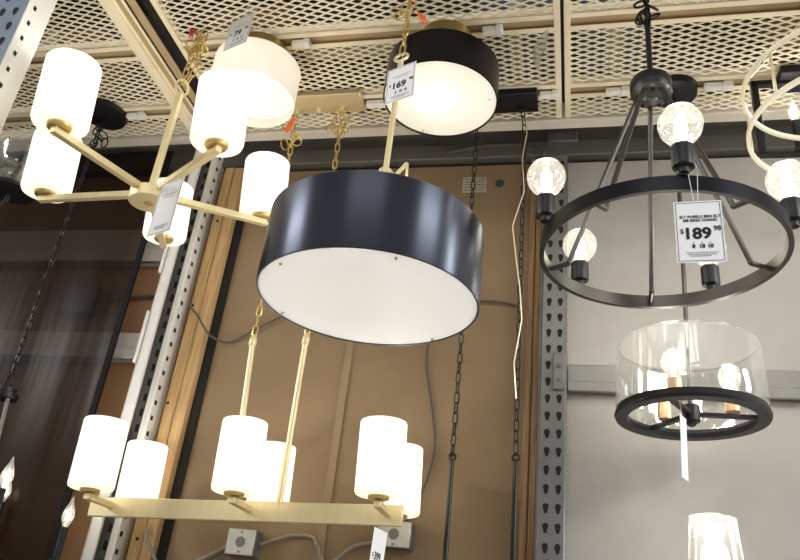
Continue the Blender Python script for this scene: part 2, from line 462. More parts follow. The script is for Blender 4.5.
deck(-3.3, -1.642, 'cream mesh deck panel overhead at far left, over the dark plastic sheet')
deck(-1.468, -.046, 'wide cream mesh deck panel overhead in the centre, above the large black drum')
deck(-.034, 1.9, 'cream mesh deck panel overhead at right, above the black ring chandelier')
# front-to-back channel between left and centre decks
b = MB(); b.mat(M['cream'])
b.box((-1.642, YF, ZC-.022), (-1.604, YR, ZC-.016), .001); b.box((-1.607, YF, ZC-.016), (-1.603, YR, ZC+.02))
b.box((-1.602, YF, ZC-.012), (-1.592, YR, ZC-.008)); b.mat(M['cream_shade']); b.box((-1.603, YF, ZC-.008), (-1.566, YR, ZC-.004))
b.mat(M['cream']); b.box((-1.566, YF, ZC-.016), (-1.558, YR, ZC-.010)); b.mat(M['cream_shade']); b.box((-1.558, YF, ZC+.0), (-1.525, YR, ZC+.004))
b.mat(M['slot']); b.box((-1.525, YF, ZC+.03), (-1.47, YR, ZC+.034))
tag(b.build('deck_channel'), 'cream folded steel channel running front to back between left and centre mesh decks', 'channel')
# rear beam
b = MB(); b.mat(M['creamgrey']); b.box((-4, 2.428, ZC-.012), (4, 2.484, ZC+.08), .004)
tag(b.build('deck_beam'), 'cream grey beam along the rear edge of the overhead mesh decks', 'beam')
# cartons stored on top of the deck
for (x0, x1, y0, y1, h, m, lb) in (
        (-.35, -.06, 1.99, 2.21, .2, 'carton_b', 'pale blue carton seen through the mesh, left of the panel seam'),
        (.02, .26, 2.02, 2.22, .22, 'carton_b', 'pale blue carton seen through the mesh, right of the panel seam'),
        (-1.0, -.62, 1.99, 2.07, .12, 'carton', 'white carton seen through the mesh above the brass canopy'),
        (-1.42, -1.1, 2.0, 2.2, .25, 'carton_k', 'brown carton seen through the mesh above the white glass flush light'),
        (.66, .9, 1.98, 2.22, .2, 'carton_k', 'brown carton seen through the mesh at far right'),
        (-2.4, -1.9, 2.0, 2.2, .2, 'carton_k', 'brown carton seen through the mesh at far left')):
    t = thing('stored_carton', lb, 'carton', ((x0+x1)/2, (y0+y1)/2, ZC+.012))
    b = MB(); b.mat(M[m]); b.box((x0, y0, ZC+.035), (x1, y1, ZC+.035+h), .004); b.build('carton_body', None, t)
    b = MB(); b.mat(M['carton']); b.box(((x0+x1)/2-.025, y0-.001, ZC+.034), ((x0+x1)/2+.025, y1+.001, ZC+.0355+h)); b.build('packing_tape', None, t)

# ------------------------------------------------------------------ shared fixture pieces
def shade_cyl(b, c, r, h):
    return b.lathe([(r*.46, .0), (r*.86, .0), (r*.96, r*.05), (r, r*.16), (r, h-r*.06), (r*.97, h), (r*.93, h), (r*.93, r*.2), (r*.8, r*.08), (r*.46, r*.06)], c, 40, closed=True)
def lit_shade(root, c, r, h, power=1.6, rot=None):
    xf = Matrix.Translation(V(c)) @ (rot if rot is not None else Matrix.Identity(4)); O = (0, 0, 0)
    b = MB(xf); shade_cyl(b, (0, 0, .004), r, h); s = b.build('glass_shade', M['frost'], root)
    b = MB(xf); b.lathe([(1e-5, -.006), (r*.40, -.006), (r*.44, -.002), (r*.44, .012), (r*.2, .014), (r*.2, h*.25), (1e-5, h*.25)], O, 28); b.build('lamp_cup', M['gold_dark'], root)
    b = MB(xf); b.lathe([(1e-5, h*.25), (.012, h*.25), (.028, h*.40), (.03, h*.5), (.02, h*.62), (1e-5, h*.65)], O, 16); b.build('bulb', M['bulb_glow'], root)
    lamp(xf @ V((0, 0, h*.75)), power, .02)
    return s

# ------------------------------------------------------------------ 1. five-arm brass chandelier
c0 = V((-1.330, 1.817, 1.289)); PH = 39.7; RA = .371
t5 = thing('five_arm_chandelier', 'brass chandelier with five arms and white glass cylinder shades, upper left', 'chandelier', c0)
lean = V((0, 0, 1)).rotation_difference(V((-.066, -.072, 1)).normalized()).to_matrix().to_4x4()   # it hangs a little out of level
XF5 = Matrix.Translation(c0) @ lean
b = MB(XF5); b.cyl((0, 0, -.062), .064, .042, 40, .003); b.cyl((0, 0, -.02), .028, .02, 24); b.build('hub', M['gold'], t5)
for k in range(5):
    a = PH+72*k; O = V((0, 0, 0))
    b = MB(XF5); b.bar(pol(O, .05, a, -.026), pol(O, RA+.018, a, -.026), .022, .022, bev=.002); b.build('arm', M['gold'], t5)
    q = XF5 @ pol(O, RA, a, -.008)
    lit_shade(t5, q, .078, .214, rot=lean)
b = MB(XF5); b.box((-.013, -.013, -.0655), (.013, .013, -.0615), .001); lab(b.build('hub_plug', M['gold_dark'], t5), 'small square plug under the hub')
b = MB(); b.bar((c0.x, c0.y, 1.27), (c0.x, c0.y, 1.68), .019, .019); b.build('stem', M['gold'], t5)
b = MB(); b.torus((c0.x, c0.y, 1.703), .028, .0045, (.25, .7, .6)); b.build('loop', M['gold'], t5)
b = MB(); b.chain([(c0.x-.005, c0.y, 1.72), (c0.x-.008, c0.y+.01, 1.85), (c0.x-.01, c0.y+.02, 1.99)], .05, .022, .003)
b.chain([(c0.x+.012, c0.y, 1.72), (c0.x+.03, c0.y+.01, 1.82), (c0.x+.0, c0.y+.02, 1.92)], .05, .022, .003); b.build('chain', M['gold_dark'], t5)
b = MB()
for i in range(9):
    q = V((c0.x-.005, c0.y+.02, 1.935)); b.torus(q+V((random.uniform(-.025, .03), random.uniform(-.01, .01), random.uniform(-.04, .03))), .022, .0028, (random.random()-.5, random.random()-.5, random.random()-.5), 16, 6)
b.build('chain_bundle', M['gold_dark'], t5)
b = MB(); b.tube([(c0.x-.035, c0.y+.01, 1.955), (c0.x-.04, c0.y+.01, 1.985), (c0.x-.035, c0.y+.02, 1.995)], .008); b.build('wire_nut', M['red'], t5)

# ------------------------------------------------------------------ 2. white flush mount
def flush(name, label, c, r, ztop, zbot, body, lining, can_r, dif, power):
    t = thing(name, label, 'ceiling light', (c[0], c[1], ZC))
    b = MB(); b.cyl((c[0], c[1], ztop-.004), can_r, ZC-.004-ztop+.004, 40, .006); b.build('canopy', M['gold_dark'], t)
    b = MB(); w = .004
    b.lathe([(can_r*.5, ztop), (r-.004, ztop), (r, ztop-.004), (r, zbot), (r-w, zbot), (r-w, ztop-.006), (can_r*.5, ztop-.006)], (c[0], c[1], 0), 64, closed=True)
    b.build('drum_shade', body, t)
    return t
tw = flush('flush_mount_light', 'white glass drum flush mount ceiling light with brass canopy', (-1.137, 1.95), .158, 1.905, 1.752, M['frost_glow'], None, .095, None, 0)  # the drum glass material carries a weak glow of its own
b = MB(); b.lathe([(1e-5, 1.79), (.153, 1.79), (.153, 1.796), (1e-5, 1.796)], (-1.137, 1.95, 0), 48); b.build('diffuser', M['frost_glow'], tw)
lamp((-1.15, 1.94, 1.85), .3, .05, (1, .98, .94))
# ------------------------------------------------------------------ 4. black flush mount
tb = flush('flush_mount_light', 'black drum flush mount ceiling light with white diffuser and brass canopy', (-.442, 1.96), .194, 1.85, 1.708, M['drum'], None, .095, None, 0)
b = MB(); b.lathe([(1e-5, 1.704), (.176, 1.706), (.189, 1.713), (.189, 1.719), (1e-5, 1.719)], (-.442, 1.96, 0), 56); dif = b.build('diffuser', M['diffuser_b'], tb)
for a in (0, 120, 240):
    b = MB(); q = pol((-.442, 1.96, 1.706), .168, a); b.ball(q, .004, 10); b.build('screw', M['gold_dark'], tb)
lamp((-.46, 1.94, 1.78), .7, .03, (1, .98, .94))

# ------------------------------------------------------------------ 5. big black drum pendant
cd = V((-.511, 1.673, .81)); R = .284
td = thing('drum_pendant', 'large black drum pendant with white round diffuser hanging from a brass rod', 'pendant light', cd)
b = MB(); b.mat(M['drum_big']); z0, z1 = .81, 1.019
b.lathe([(R-.0015, z0), (R, z0+.002), (R, z1-.002), (R-.002, z1), (R-.005, z1), (R-.005, z0)], (cd.x, cd.y, 0), 96, closed=True); b.build('drum_shade', None, td)
b = MB(); b.lathe([(R-.0052, z0+.01), (R-.0052, z1-.002), (R-.0062, z1-.002), (R-.0062, z0+.01)], (cd.x, cd.y, 0), 96, closed=True); b.build('shade_lining', M['white_in'], td)
b = MB(); b.lathe([(1e-5, z0+.003), (R-.006, z0+.003), (R-.006, z0+.007), (1e-5, z0+.007)], (cd.x, cd.y, 0), 96); b.build('diffuser', M['diffuser'], td)
for a in (-62, 60, 165, 232):
    b = MB(); q = pol((cd.x, cd.y, z0-.001), R-.022, a); b.ball(q, .0042, 12); b.build('finial', M['gold_dark'], td)
b = MB()
for a in (20, 140, 260): b.bar((cd.x, cd.y, z1-.02), pol((cd.x, cd.y, z1-.02), R-.006, a), .012, .006)
b.cyl((cd.x, cd.y, z1-.028), .03, .05); b.build('spider', M['gold'], td)
for a in (20, 140, 260):
    q = pol((cd.x, cd.y, z0+.1), .12, a)
    b = MB(); b.ball(q, .03, 16); b.build('bulb', M['bulb_soft'], td); lamp(q+V((0, 0, .04)), .46, .02, (1, .98, .94))
b = MB(); b.rod((cd.x, cd.y, z1-.02), (cd.x, cd.y, 1.62), .0085, 14); b.build('stem', M['gold'], td)
b = MB(); b.cyl((cd.x, cd.y, 1.19), .019, .03, 20); b.bar((cd.x-.035, cd.y, 1.195), (cd.x+.03, cd.y-.01, 1.195), .014, .014)
b.bar((cd.x+.03, cd.y-.01, 1.19), (cd.x+.062, cd.y-.01, 1.235), .006, .012); b.bar((cd.x+.062, cd.y-.01, 1.235), (cd.x+.066, cd.y-.01, 1.17), .006, .012)
b.bar((cd.x+.066, cd.y-.01, 1.175), (cd.x+.03, cd.y-.01, 1.19), .006, .012); b.build('yoke', M['gold'], td)
b = MB(); b.torus((cd.x, cd.y, 1.638), .021, .0045, (.2, .9, -.3)); b.build('loop', M['champagne'], td)
b = MB(); b.chain([(cd.x, cd.y, 1.65), (cd.x, cd.y+.01, 1.78), (cd.x, cd.y+.01, 1.99)], .055, .022, .0032); b.build('chain', M['gold_dark'], td)
b = MB()
for i in range(6): b.torus(V((cd.x-.015, cd.y+.005, 1.84))+V((random.uniform(-.03, .02), random.uniform(-.01, .01), random.uniform(-.02, .05))), .018, .0026, (random.random()-.5, random.random()-.5, random.random()-.5), 16, 6)
b.build('chain_bundle', M['gold_dark'], td)
b = MB(); b.tube([(cd.x+.015, cd.y, 1.87), (cd.x+.035, cd.y, 1.82), (cd.x+.05, cd.y, 1.795)], .002); b.tube([(cd.x+.038, cd.y, 1.815), (cd.x+.058, cd.y, 1.785)], [.006, .009]); b.build('wire_nut', M['orange'], td)

# ------------------------------------------------------------------ 6. linear brass chandelier
cl = V((-1.03, 2.27, .372))
tilt = Matrix.Translation(cl) @ Matrix.Rotation(-math.radians(2.4), 4, 'Y') @ Matrix.Translation(-cl)
tl = thing('linear_chandelier', 'long brass bar chandelier with six white glass cylinder shades, lower left', 'chandelier', (cl.x, cl.y, .34))
def TX(p): return tilt @ V(p)
b = MB(tilt); b.box((-1.53, 2.262, .343), (-.492, 2.278, .404), .0025); b.build('bar', M['gold'], tl)
for x in (-1.455, -.978, -.538):
    b = MB(tilt); ys = (2.135, 2.41)
    b.bar((x, ys[0]-.012, .379), (x, ys[1]+.012, .379), .022, .02, bev=.002); b.build('cross_arm', M['gold'], tl)
    for y in ys:
        q = TX((x, y, .397)); lit_shade(tl, q, .070, .216, 1.25, Matrix.Rotation(-math.radians(2.4), 4, 'Y'))
rods = [((-1.047, 2.27, .40), (-1.085, 2.27, .955), (-1.11, 2.285, 1.99)), ((-.886, 2.27, .40), (-.892, 2.27, .965), (-.91, 2.275, 1.99))]
for i, (p, q, r_) in enumerate(rods):
    b = MB(); b.rod(p, q, .0105, 12); b.lathe([(.0105, 0), (.0135, .004), (.0135, .03), (.006, .045)], V(q)-V((0, 0, .03)), 14); b.build('rod', M['gold'], tl)
    b = MB(); b.chain([V(q)+V((0, 0, .01)), V(q)+V((0, .006, .4)), r_], .05, .021, .0029, .5); b.build('chain', M['gold_dark'], tl)
b = MB(); b.box((-1.19, 2.19, ZC-.028), (-.82, 2.30, ZC-.004), .003); can = b.build('canopy', M['gold'], tl)
for x in (-1.105, -1.01, -.91):
    b = MB(); b.cyl((x, 2.275, ZC-.046), .011, .02, 16); b.build('canopy_knob', M['gold'], tl)
for (x, zz) in ((-.915, 1.90), (-1.11, 1.84)):
    b = MB()
    for i in range(9 if x > -1 else 5): b.torus(V((x, 2.27, zz))+V((random.uniform(-.03, .03), random.uniform(-.012, .012), random.uniform(-.06, .05))), .022, .0027, (random.random()-.5, random.random()-.5, random.random()-.5), 16, 6)
    b.build('chain_bundle', M['gold_dark'], tl)
b = MB(); b.tube([(-1.125, 2.255, 1.85), (-1.10, 2.25, 1.91)], [.010, .008]); b.build('wire_nut', M['orange'], tl)

# ------------------------------------------------------------------ 7. black linear pendant (canopy, two chains, two rods)
tk = thing('linear_pendant', 'black pendant on two chains and rods with rectangular canopy, in front of brown wall', 'pendant light', (-.27, 2.36, .0))
b = MB(); b.box((-.40, 2.235, ZC-.035), (-.135, 2.345, ZC-.006), .003); b.build('canopy', M['black'], tk)
b = MB(); b.cyl((-.20, 2.32, ZC-.05), .012, .02, 12); b.build('canopy_knob', M['black'], tk)
b = MB(); b.chain([(-.195, 2.325, 1.97), (-.184, 2.358, 1.866), (-.18, 2.358, 1.2), (-.174, 2.358, .628)], .044, .02, .0026, .2); b.build('chain', M['black'], tk)
b = MB(); b.chain([(-.375, 2.345, 1.97), (-.37, 2.358, 1.85), (-.372, 2.358, .606)], .044, .02, .0026, .7); b.build('chain', M['black'], tk)
b = MB(); b.tube([(-.195, 2.335, 1.95), (-.176, 2.35, 1.87), (-.19, 2.35, 1.75), (-.178, 2.35, 1.6), (-.215, 2.35, 1.45), (-.195, 2.35, 1.3), (-.18, 2.35, 1.2), (-.17, 2.35, 1.08), (-.19, 2.35, .92), (-.178, 2.35, .8)], .0022, 6); lab(b.build('wire', M['champagne'], tk), 'pale bare wire')
for (x, z1) in ((-.372, .612), (-.173, .62)):
    b = MB(); b.rod((x+.007, 2.358, -.5), (x, 2.358, z1-.02), .0085, 12); b.torus((x, 2.358, z1-.008), .010, .004, (0, 1, 0), 16, 8); b.build('rod', M['rodk'], tk)
b = MB(); b.box((-.42, 2.345, -.53), (-.12, 2.371, -.50), .003); b.build('bar', M['black'], tk)

# ------------------------------------------------------------------ 8. ring chandelier
cr = V((.2245, 1.835, 1.029)); RR = .316
tr = thing('ring_chandelier', 'black ring chandelier with five clear globe bulbs and a hanging price tag', 'chandelier', cr)
b = MB(); b.mat(M['drum'])
b.lathe([(RR, 1.029), (RR, 1.069), (RR-.003, 1.069)], (cr.x, cr.y, 0), 96)
b.mat(M['ring_in_lit']); b.lathe([(RR-.003, 1.069), (RR-.013, 1.068), (RR-.013, 1.030), (RR, 1.029)], (cr.x, cr.y, 0), 96); b.build('ring', None, tr)
RODS = [90+72*k for k in range(5)]
b = MB(); b.mat(M['black']); b.lathe([(.058, 1.585), (.060, 1.588), (.060, 1.628), (.055, 1.636), (.028, 1.642), (1e-5, 1.643)], (cr.x, cr.y, 0), 48)
b.mat(M['iron']); b.lathe([(1e-5, 1.556), (.016, 1.556), (.018, 1.560), (.040, 1.570), (.056, 1.580), (.058, 1.585)], (cr.x, cr.y, 0), 48)
b.mat(M['hole'])
for k in range(5): b.ball(pol(cr, .040, 54+72*k, 1.571), .007, 12)
b.build('hub', None, tr)
for a in RODS:
    q = pol(cr, .250, a, 1.056)
    b = MB(); b.rod(pol(cr, .042, a, 1.582), q, .0072, 12); b.rod(q-V((0, 0, .003)), pol(cr, RR-.009, a, 1.045), .0072, 12); b.ball(q, .0085, 12); b.build('support_rod', M['iron'], tr)
for a in [-86+72*k for k in range(5)]:
    q = pol(cr, RR+.004, a, 1.071)
    b = MB(); b.lathe([(1e-5, 0), (.012, 0), (.013, .012), (.025, .016), (.026, .02), (.026, .073), (.022, .078), (1e-5, .078)], q, 24); sk = b.build('socket', M['black'], tr)
    b = MB(); b.lathe([(.017, .076), (.020, .086), (.034, .098), (.047, .116), (.0525, .138), (.050, .158), (.040, .176), (.022, .188), (1e-5, .191)], q, 28); g = b.build('bulb', M['globe'], tr)
    b = MB(); b.lathe([(1e-5, .093), (.010, .098), (.016, .123), (.015, .148), (.007, .166), (1e-5, .168)], q, 14); b.build('filament', M['filament'], g)
    lamp(q+V((0, 0, .205)), .5, .04)
b = MB(); b.rod((cr.x, cr.y, 1.64), (cr.x, cr.y, 1.865), .0085, 12); b.build('stem', M['black'], tr)
b = MB(); b.chain([(cr.x, cr.y, 1.86), (cr.x, cr.y, 1.99)], .04, .022, .004)
for i in range(6): b.torus(V((cr.x, cr.y, 1.93))+V((random.uniform(-.02, .02), 0, random.uniform(-.04, .04))), .02, .004, (random.random()-.5, random.random()-.5, random.random()-.5), 16, 6)
b.build('chain', M['black'], tr)

# ------------------------------------------------------------------ 9. clear glass drum pendant
cg = V((.341, 2.295, .745)); RG = .208
tg = thing('glass_drum_pendant', 'clear glass drum pendant with black bottom ring and three bulbs, below the ring chandelier', 'pendant light', cg)
b = MB(); b.lathe([(RG+.008, .735), (RG+.012, .744), (RG+.006, .763), (RG-.022, .763), (RG-.030, .75), (RG-.026, .735)], (cg.x, cg.y, 0), 72, closed=True); b.build('ring', M['black'], tg)
b = MB(); gr = RG+.002
b.lathe([(gr, .763), (gr+.006, .778), (gr+.004, .838), (gr, .958), (gr-.008, .966)], (cg.x, cg.y, 0), 72); b.build('glass_shade', M['glass'], tg)
b = MB(); b.torus((cg.x, cg.y, .966), gr-.008, .0028, (0, 0, 1), 72, 6); lab(b.build('rim', M['ribbed'], tg), 'thick polished glass rim')
b = MB(); b.cyl((cg.x, cg.y, .73), .026, .05, 24); b.ball((cg.x, cg.y, .73), .016, 16); b.build('hub', M['black'], tg)
for a in (122, 2, 242):
    b = MB(); b.bar((cg.x, cg.y, .753), pol(cg, RG-.01, a, .753), .02, .012); b.build('spoke', M['black'], tg)
for a in (122, 2, 242):
    q = pol(cg, .118, a, .765)
    b = MB(); b.cyl(q, .021, .06, 20); b.build('socket', M['copper'], tg)
    b = MB(); b.lathe([(.013, .055), (.018, .07), (.030, .09), (.034, .112), (.028, .135), (.012, .148), (1e-5, .15)], q, 24); g = b.build('bulb', M['globe'], tg)
    b = MB(); b.ball(q+V((0, 0, .108)), .015, 14, sz=1.4); b.build('filament', M['filament'], g)
    lamp(q+V((0, 0, .18)), 1.0, .03)
b = MB(); b.rod((cg.x, cg.y, .76), (cg.x+.02, cg.y, 1.985), .007, 10); b.build('stem', M['iron'], tg)
b = MB(); b.lathe([(1e-5, 1.955), (.06, 1.957), (.076, 1.966), (.078, 1.994), (1e-5, 1.996)], (cg.x+.022, cg.y-.01, 0), 40); b.build('canopy', M['black'], tg)

# ------------------------------------------------------------------ 10. glass shade at the bottom right: wall light
cs = V((.378, 2.30, .30))
ts = thing('wall_light', 'clear ribbed glass shade with lit bulb at the bottom edge, below the glass drum pendant', 'wall light', (cs.x, YW, .2))
b = MB(); pr = []
n = 48
prof = [(.082, .24), (.075, .30), (.065, .40), (.0608, .457), (.0585, .457)]
b.lathe([(.02, .235)]+prof, (cs.x, cs.y, 0), n); b.build('glass_shade', M['ribbed'], ts)
b = MB(); b.torus((cs.x, cs.y, .457), .060, .0022, (0, 0, 1), 48, 6)
for k in range(12): b.tube([pol(cs, .0608, 30*k+8, .455), pol(cs, .0655, 30*k+8, .40), pol(cs, .0755, 30*k+8, .30), pol(cs, .0825, 30*k+8, .24)], .0016, 5)
lab(b.build('rim', M['ribbed'], ts), 'clear rim and ribs')
b = MB(); b.cyl((cs.x, cs.y, .222), .022, .06, 20); b.build('socket', M['black'], ts)
b = MB(); b.lathe([(.014, .28), (.03, .30), (.038, .345), (.034, .375), (.018, .395), (1e-5, .398)], (cs.x, cs.y, 0), 24); b.build('bulb', M['bulb_glow'], ts)
lamp((cs.x, cs.y, .43), 1.2, .03)
b = MB(); b.tube([(cs.x, cs.y, .225), (cs.x, cs.y, .19), (cs.x, cs.y+.03, .16), (cs.x, cs.y+.1, .15), (cs.x, YW-.01, .15)], .008, 10); b.build('arm', M['black'], ts)
b = MB(); b.cyl((cs.x, YW-.022, .15), .06, .02, 32, axis=(0, 1, 0)); b.build('back_plate', M['black'], ts)

# ------------------------------------------------------------------ 11. gold double ring pendant, right edge
c1 = V((.765, 1.895, 1.60)); ra = .272
to = thing('double_ring_pendant', 'pendant of two stacked thin champagne gold rings, cut by the right edge', 'pendant light', c1)
for z_ in (1.65, 1.49):
    b = MB(); b.lathe([(ra, z_-.007), (ra, z_+.007), (ra-.006, z_+.008), (ra-.010, z_+.007), (ra-.010, z_-.007), (ra-.004, z_-.008)], (c1.x, c1.y, 0), 96, closed=True); b.build('light_ring', M['led'], to)
for a in (212, 152, 62, 302):
    b = MB(); b.bar(pol(c1, ra-.005, a, 1.65), pol(c1, ra-.005, a, 1.49), .008, .008); b.build('post', M['champagne'], to)
for a in (60, 180, 300):
    b = MB(); b.rod(pol(c1, ra-.005, a, 1.655), pol(c1, .02, a, 1.975), .0012, 5); b.build('cable', M['champagne'], to)
b = MB(); b.cyl((c1.x, c1.y, 1.969), .07, .026, 32); b.build('canopy', M['champagne'], to)

# ------------------------------------------------------------------ 12. black frame linear lantern, right edge
tn = thing('frame_chandelier', 'black open rectangular frame chandelier with candle bulb, behind the gold rings', 'chandelier', (.95, 2.24, 1.7))
yl = 2.24
xl0, xl1, zl0, zl1 = .62, 1.45, 1.648, 1.955
b = MB(); b.bar((xl0, yl, zl0), (xl0, yl, zl1), .022, .022); b.bar((xl1, yl, zl0), (xl1, yl, zl1), .022, .022)
b.bar((xl0-.011, yl, zl1), (xl1+.011, yl, zl1), .022, .022); b.bar((xl0-.011, yl, zl0), (xl1+.011, yl, zl0), .022, .014); b.build('frame', M['black'], tn)
b = MB(); b.box((.70, 2.19, 1.960), (1.3, 2.30, 1.9952), .003); b.build('canopy', M['black'], tn)
for x in (.95, 1.1):
    b = MB(); b.rod((x, yl, zl1), (x, yl, 1.97), .006, 8); b.build('hanger', M['black'], tn)
for x in (.735, .93, 1.12, 1.32):
    b = MB(); b.cyl((x, yl, zl0+.004), .013, .135, 16); b.cyl((x, yl, zl0+.004), .022, .008, 20); b.build('candle_sleeve', M['black'], tn)
    b = MB(); b.lathe([(.009, 0), (.017, .02), (.019, .035), (.014, .058), (.004, .085), (1e-5, .088)], (x, yl, zl0+.139), 18); g = b.build('bulb', M['globe'], tn)
    b = MB(); b.ball((x, yl, zl0+.174), .010, 12, sz=2.); b.build('filament', M['filament'], g)
lamp((.735, yl-.02, zl0+.22), 1., .03)

# ------------------------------------------------------------------ 13. candle chandelier lower left
ck = V((-1.985, 2.253, .70))
tc = thing('candle_chandelier', 'dark iron candle chandelier on a long chain in the bottom left corner', 'chandelier', (ck.x, ck.y, .2))
b = MB(); b.lathe([(1e-5, 1.962), (.05, 1.964), (.095, 1.975), (.1, 1.993), (1e-5, 1.9952)], (-1.988, 2.252, 0), 40); b.build('canopy', M['black'], tc)
b = MB(); b.chain([(ck.x, ck.y, 1.965), (ck.x, ck.y, 1.4), (ck.x, ck.y, .80)], .043, .018, .0028)
for i in range(7): b.torus(V((ck.x+.01, ck.y, 1.86))+V((random.uniform(-.03, .04), 0, random.uniform(-.07, .06))), .02, .003, (random.random()-.5, random.random()-.5, random.random()-.5), 14, 6)
b.build('chain', M['black'], tc)
b = MB(); b.torus((ck.x, ck.y, .763), .027, .004, (.4, .9, 0)); b.build('loop', M['black'], tc)
b = MB(); b.lathe([(1e-5, .695), (.045, .695), (.047, .70), (.047, .715), (.036, .72), (.036, .735), (1e-5, .737)], (ck.x, ck.y, 0), 36); b.build('top_cap', M['black'], tc)
for a in (-20, 100, 220):
    b = MB(); b.rod(pol(ck, .03, a, .70), pol(ck, .115, a, .24), .007, 10); b.build('support_rod', M['wire_grey'], tc)
b = MB(); b.torus((ck.x, ck.y, .24), .125, .010, n=40); b.cyl((ck.x, ck.y, .21), .03, .05); b.build('upper_ring', M['black'], tc)
b = MB(); b.torus((ck.x, ck.y, .17), .17, .010, n=48)
for a in (27, 147, 267): b.bar(pol(ck, .01, a, .17), pol(ck, .335, a, .17), .014, .012)
b.rod((ck.x, ck.y, .16), (ck.x, ck.y, .22), .02); b.build('lower_ring', M['black'], tc)
def candle(p, root):
    b = MB(); b.cyl(V(p)-V((0, 0, .012)), .022, .012, 20); b.cyl(p, .0125, .105, 16); sl = b.build('candle_sleeve', M['black'], root)
    q = V(p)+V((0, 0, .105))
    b = MB(); b.lathe([(.008, 0), (.011, .006), (.019, .026), (.0205, .04), (.016, .06), (.007, .082), (.003, .098), (.0005, .105)], q, 20); g = b.build('bulb', M['candle_glass'], root)
    b = MB(); b.lathe([(1e-5, .018), (.006, .022), (.009, .038), (.006, .056), (1e-5, .062)], q, 10); b.build('filament', M['filament'], g)
for a in (-22, 98, 218): candle(pol(ck, .2, a, .27), tc)
b = MB()
for a in (-22, 98, 218): b.bar(pol(ck, .12, a, .24), pol(ck, .21, a, .252), .012, .010)
b.build('upper_arms', M['black'], tc)
for a in (27, 147, 267): candle(pol(ck, .328, a, .195), tc)
lamp((-1.55, 2.2, .55), .8, .03)

# ------------------------------------------------------------------ 14. bell glass light at left edge
cb = V((-1.905, 1.86, 1.315))
te = thing('bell_glass_light', 'clear glass bell shade on a black curved arm, cut by the left edge', 'pendant light', cb)
b = MB(); b.lathe([(1e-5, -.012), (.03, -.012), (.078, -.004), (.082, .004), (.075, .012), (.03, .016), (1e-5, .016)], cb, 36); b.build('shade_holder', M['black'], te)
b = MB(); b.lathe([(.068, .012), (.075, .03), (.07, .06), (.062, .085), (.068, .11), (.085, .15), (.088, .17)], cb, 36); b.build('glass_shade', M['ribbed'], te)
b = MB(); b.tube([cb+V((0, 0, -.01)), cb+V((-.005, 0, -.05)), cb+V((-.03, 0, -.085)), cb+V((-.09, 0, -.10)), cb+V((-.2, 0, -.09)), cb+V((-.24, 0, 0)), cb+V((-.24, 0, .62))], .008, 10); b.build('arm', M['black'], te)
b = MB(); b.cyl(cb+V((-.24, 0, .62)), .06, .055, 32); b.build('canopy', M['black'], te)

# ------------------------------------------------------------------ 15. smoked plastic sheet in left bay
b = MB(); nx, nz = 40, 30
vs = []; fs = []
for i in range(nx+1):
    for j in range(nz+1):
        x = -4 + (4-1.765)*i/nx; z = -1.2 + 3.15*j/nz
        vs.append((x, 2.478+.004*math.sin(x*9+z*1.5)+.003*math.sin(x*23), z))
for i in range(nx):
    for j in range(nz): fs.append((i*(nz+1)+j, (i+1)*(nz+1)+j, (i+1)*(nz+1)+j+1, i*(nz+1)+j+1))
b.add(vs, fs, True); sh = tag(b.build('plastic_sheet', M['film']), 'dark smoked plastic sheet hanging over the left bay behind the chain', 'plastic sheet')
b = MB(); b.box((-1.787, 2.473, -1.2), (-1.760, 2.484, 1.95), .002); lab(b.build('hem', M['film_edge'], sh), 'dark doubled edge hem')

# ------------------------------------------------------------------ 16. boxes, cables, stickers
def outlet(label, c, w, h, d, plate=True):
    x, z = c; t = thing('junction_box', label, 'junction box', (x, YW, z))
    b = MB(); b.box((x-w/2, YW-d, z-h/2), (x+w/2, YW, z+h/2), .003); b.build('box_body', M['galv_dark'], t)
    if plate:
        b = MB(); b.box((x-w/2+.002, YW-d-.004, z-h/2+.002), (x+w/2-.002, YW-d, z+h/2-.002), .002); b.build('cover_plate', M['box_face'], t)
        b = MB(); b.lathe([(1e-5, 0), (.016, 0), (.018, .002), (.018, .004), (1e-5, .004)], (x, YW-d-.0005, z), 20, axis=(0, -1, 0))
        for dz in (-.032, .032): b.lathe([(1e-5, 0), (.004, 0), (.004, .003), (1e-5, .003)], (x, YW-d-.003, z+dz), 8, axis=(0, -1, 0))
        b.build('socket_face', M['galv'], t)
    return t
outlet('square steel junction box on the wall under the middle of the brass bar chandelier', (-1.105, .318), .105, .088, .06)
outlet('square steel junction box behind the right end of the brass bar chandelier', (-.575, .383), .115, .085, .06)
outlet('dark junction box behind the smoked plastic sheet between two grey beams', (-2.06, 1.24), .17, .12, .05, False)
outlet('small grey junction box on the dark header beam above the galvanised upright', (-.045, 2.005), .12, .05, .05, False)
def cable(label, pts, r, m, cat='cable'):
    # smooth catmull-rom
    P = [V(p) for p in pts]; out = []
    for i in range(len(P)-1):
        p0, p1, p2, p3 = P[max(i-1, 0)], P[i], P[i+1], P[min(i+2, len(P)-1)]
        for k in range(6):
            t = k/6; out.append(.5*((2*p1)+(p2-p0)*t+(2*p0-5*p1+4*p2-p3)*t*t+(3*p1-p0-3*p2+p3)*t**3))
    out.append(P[-1])
    b = MB(); b.tube(out, r, 8); return tag(b.build('electrical_cable', m), label, cat)
yc = YW-.012
cable('grey cable running from pine stud down to the left of the middle junction box', [(-1.47, 2.545, .335), (-1.45, 2.53, .30), (-1.40, yc-.03, .22), (-1.37, yc-.02, .20), (-1.27, yc, .25), (-1.16, yc-.01, .31)], .0065, M['wire_grey'])
cable('grey cable arching right from the middle junction box to the batten', [(-1.05, yc-.01, .32), (-.99, yc, .345), (-.94, yc, .36), (-.87, yc, .36), (-.845, yc-.012, .33)], .005, M['wire_grey'])
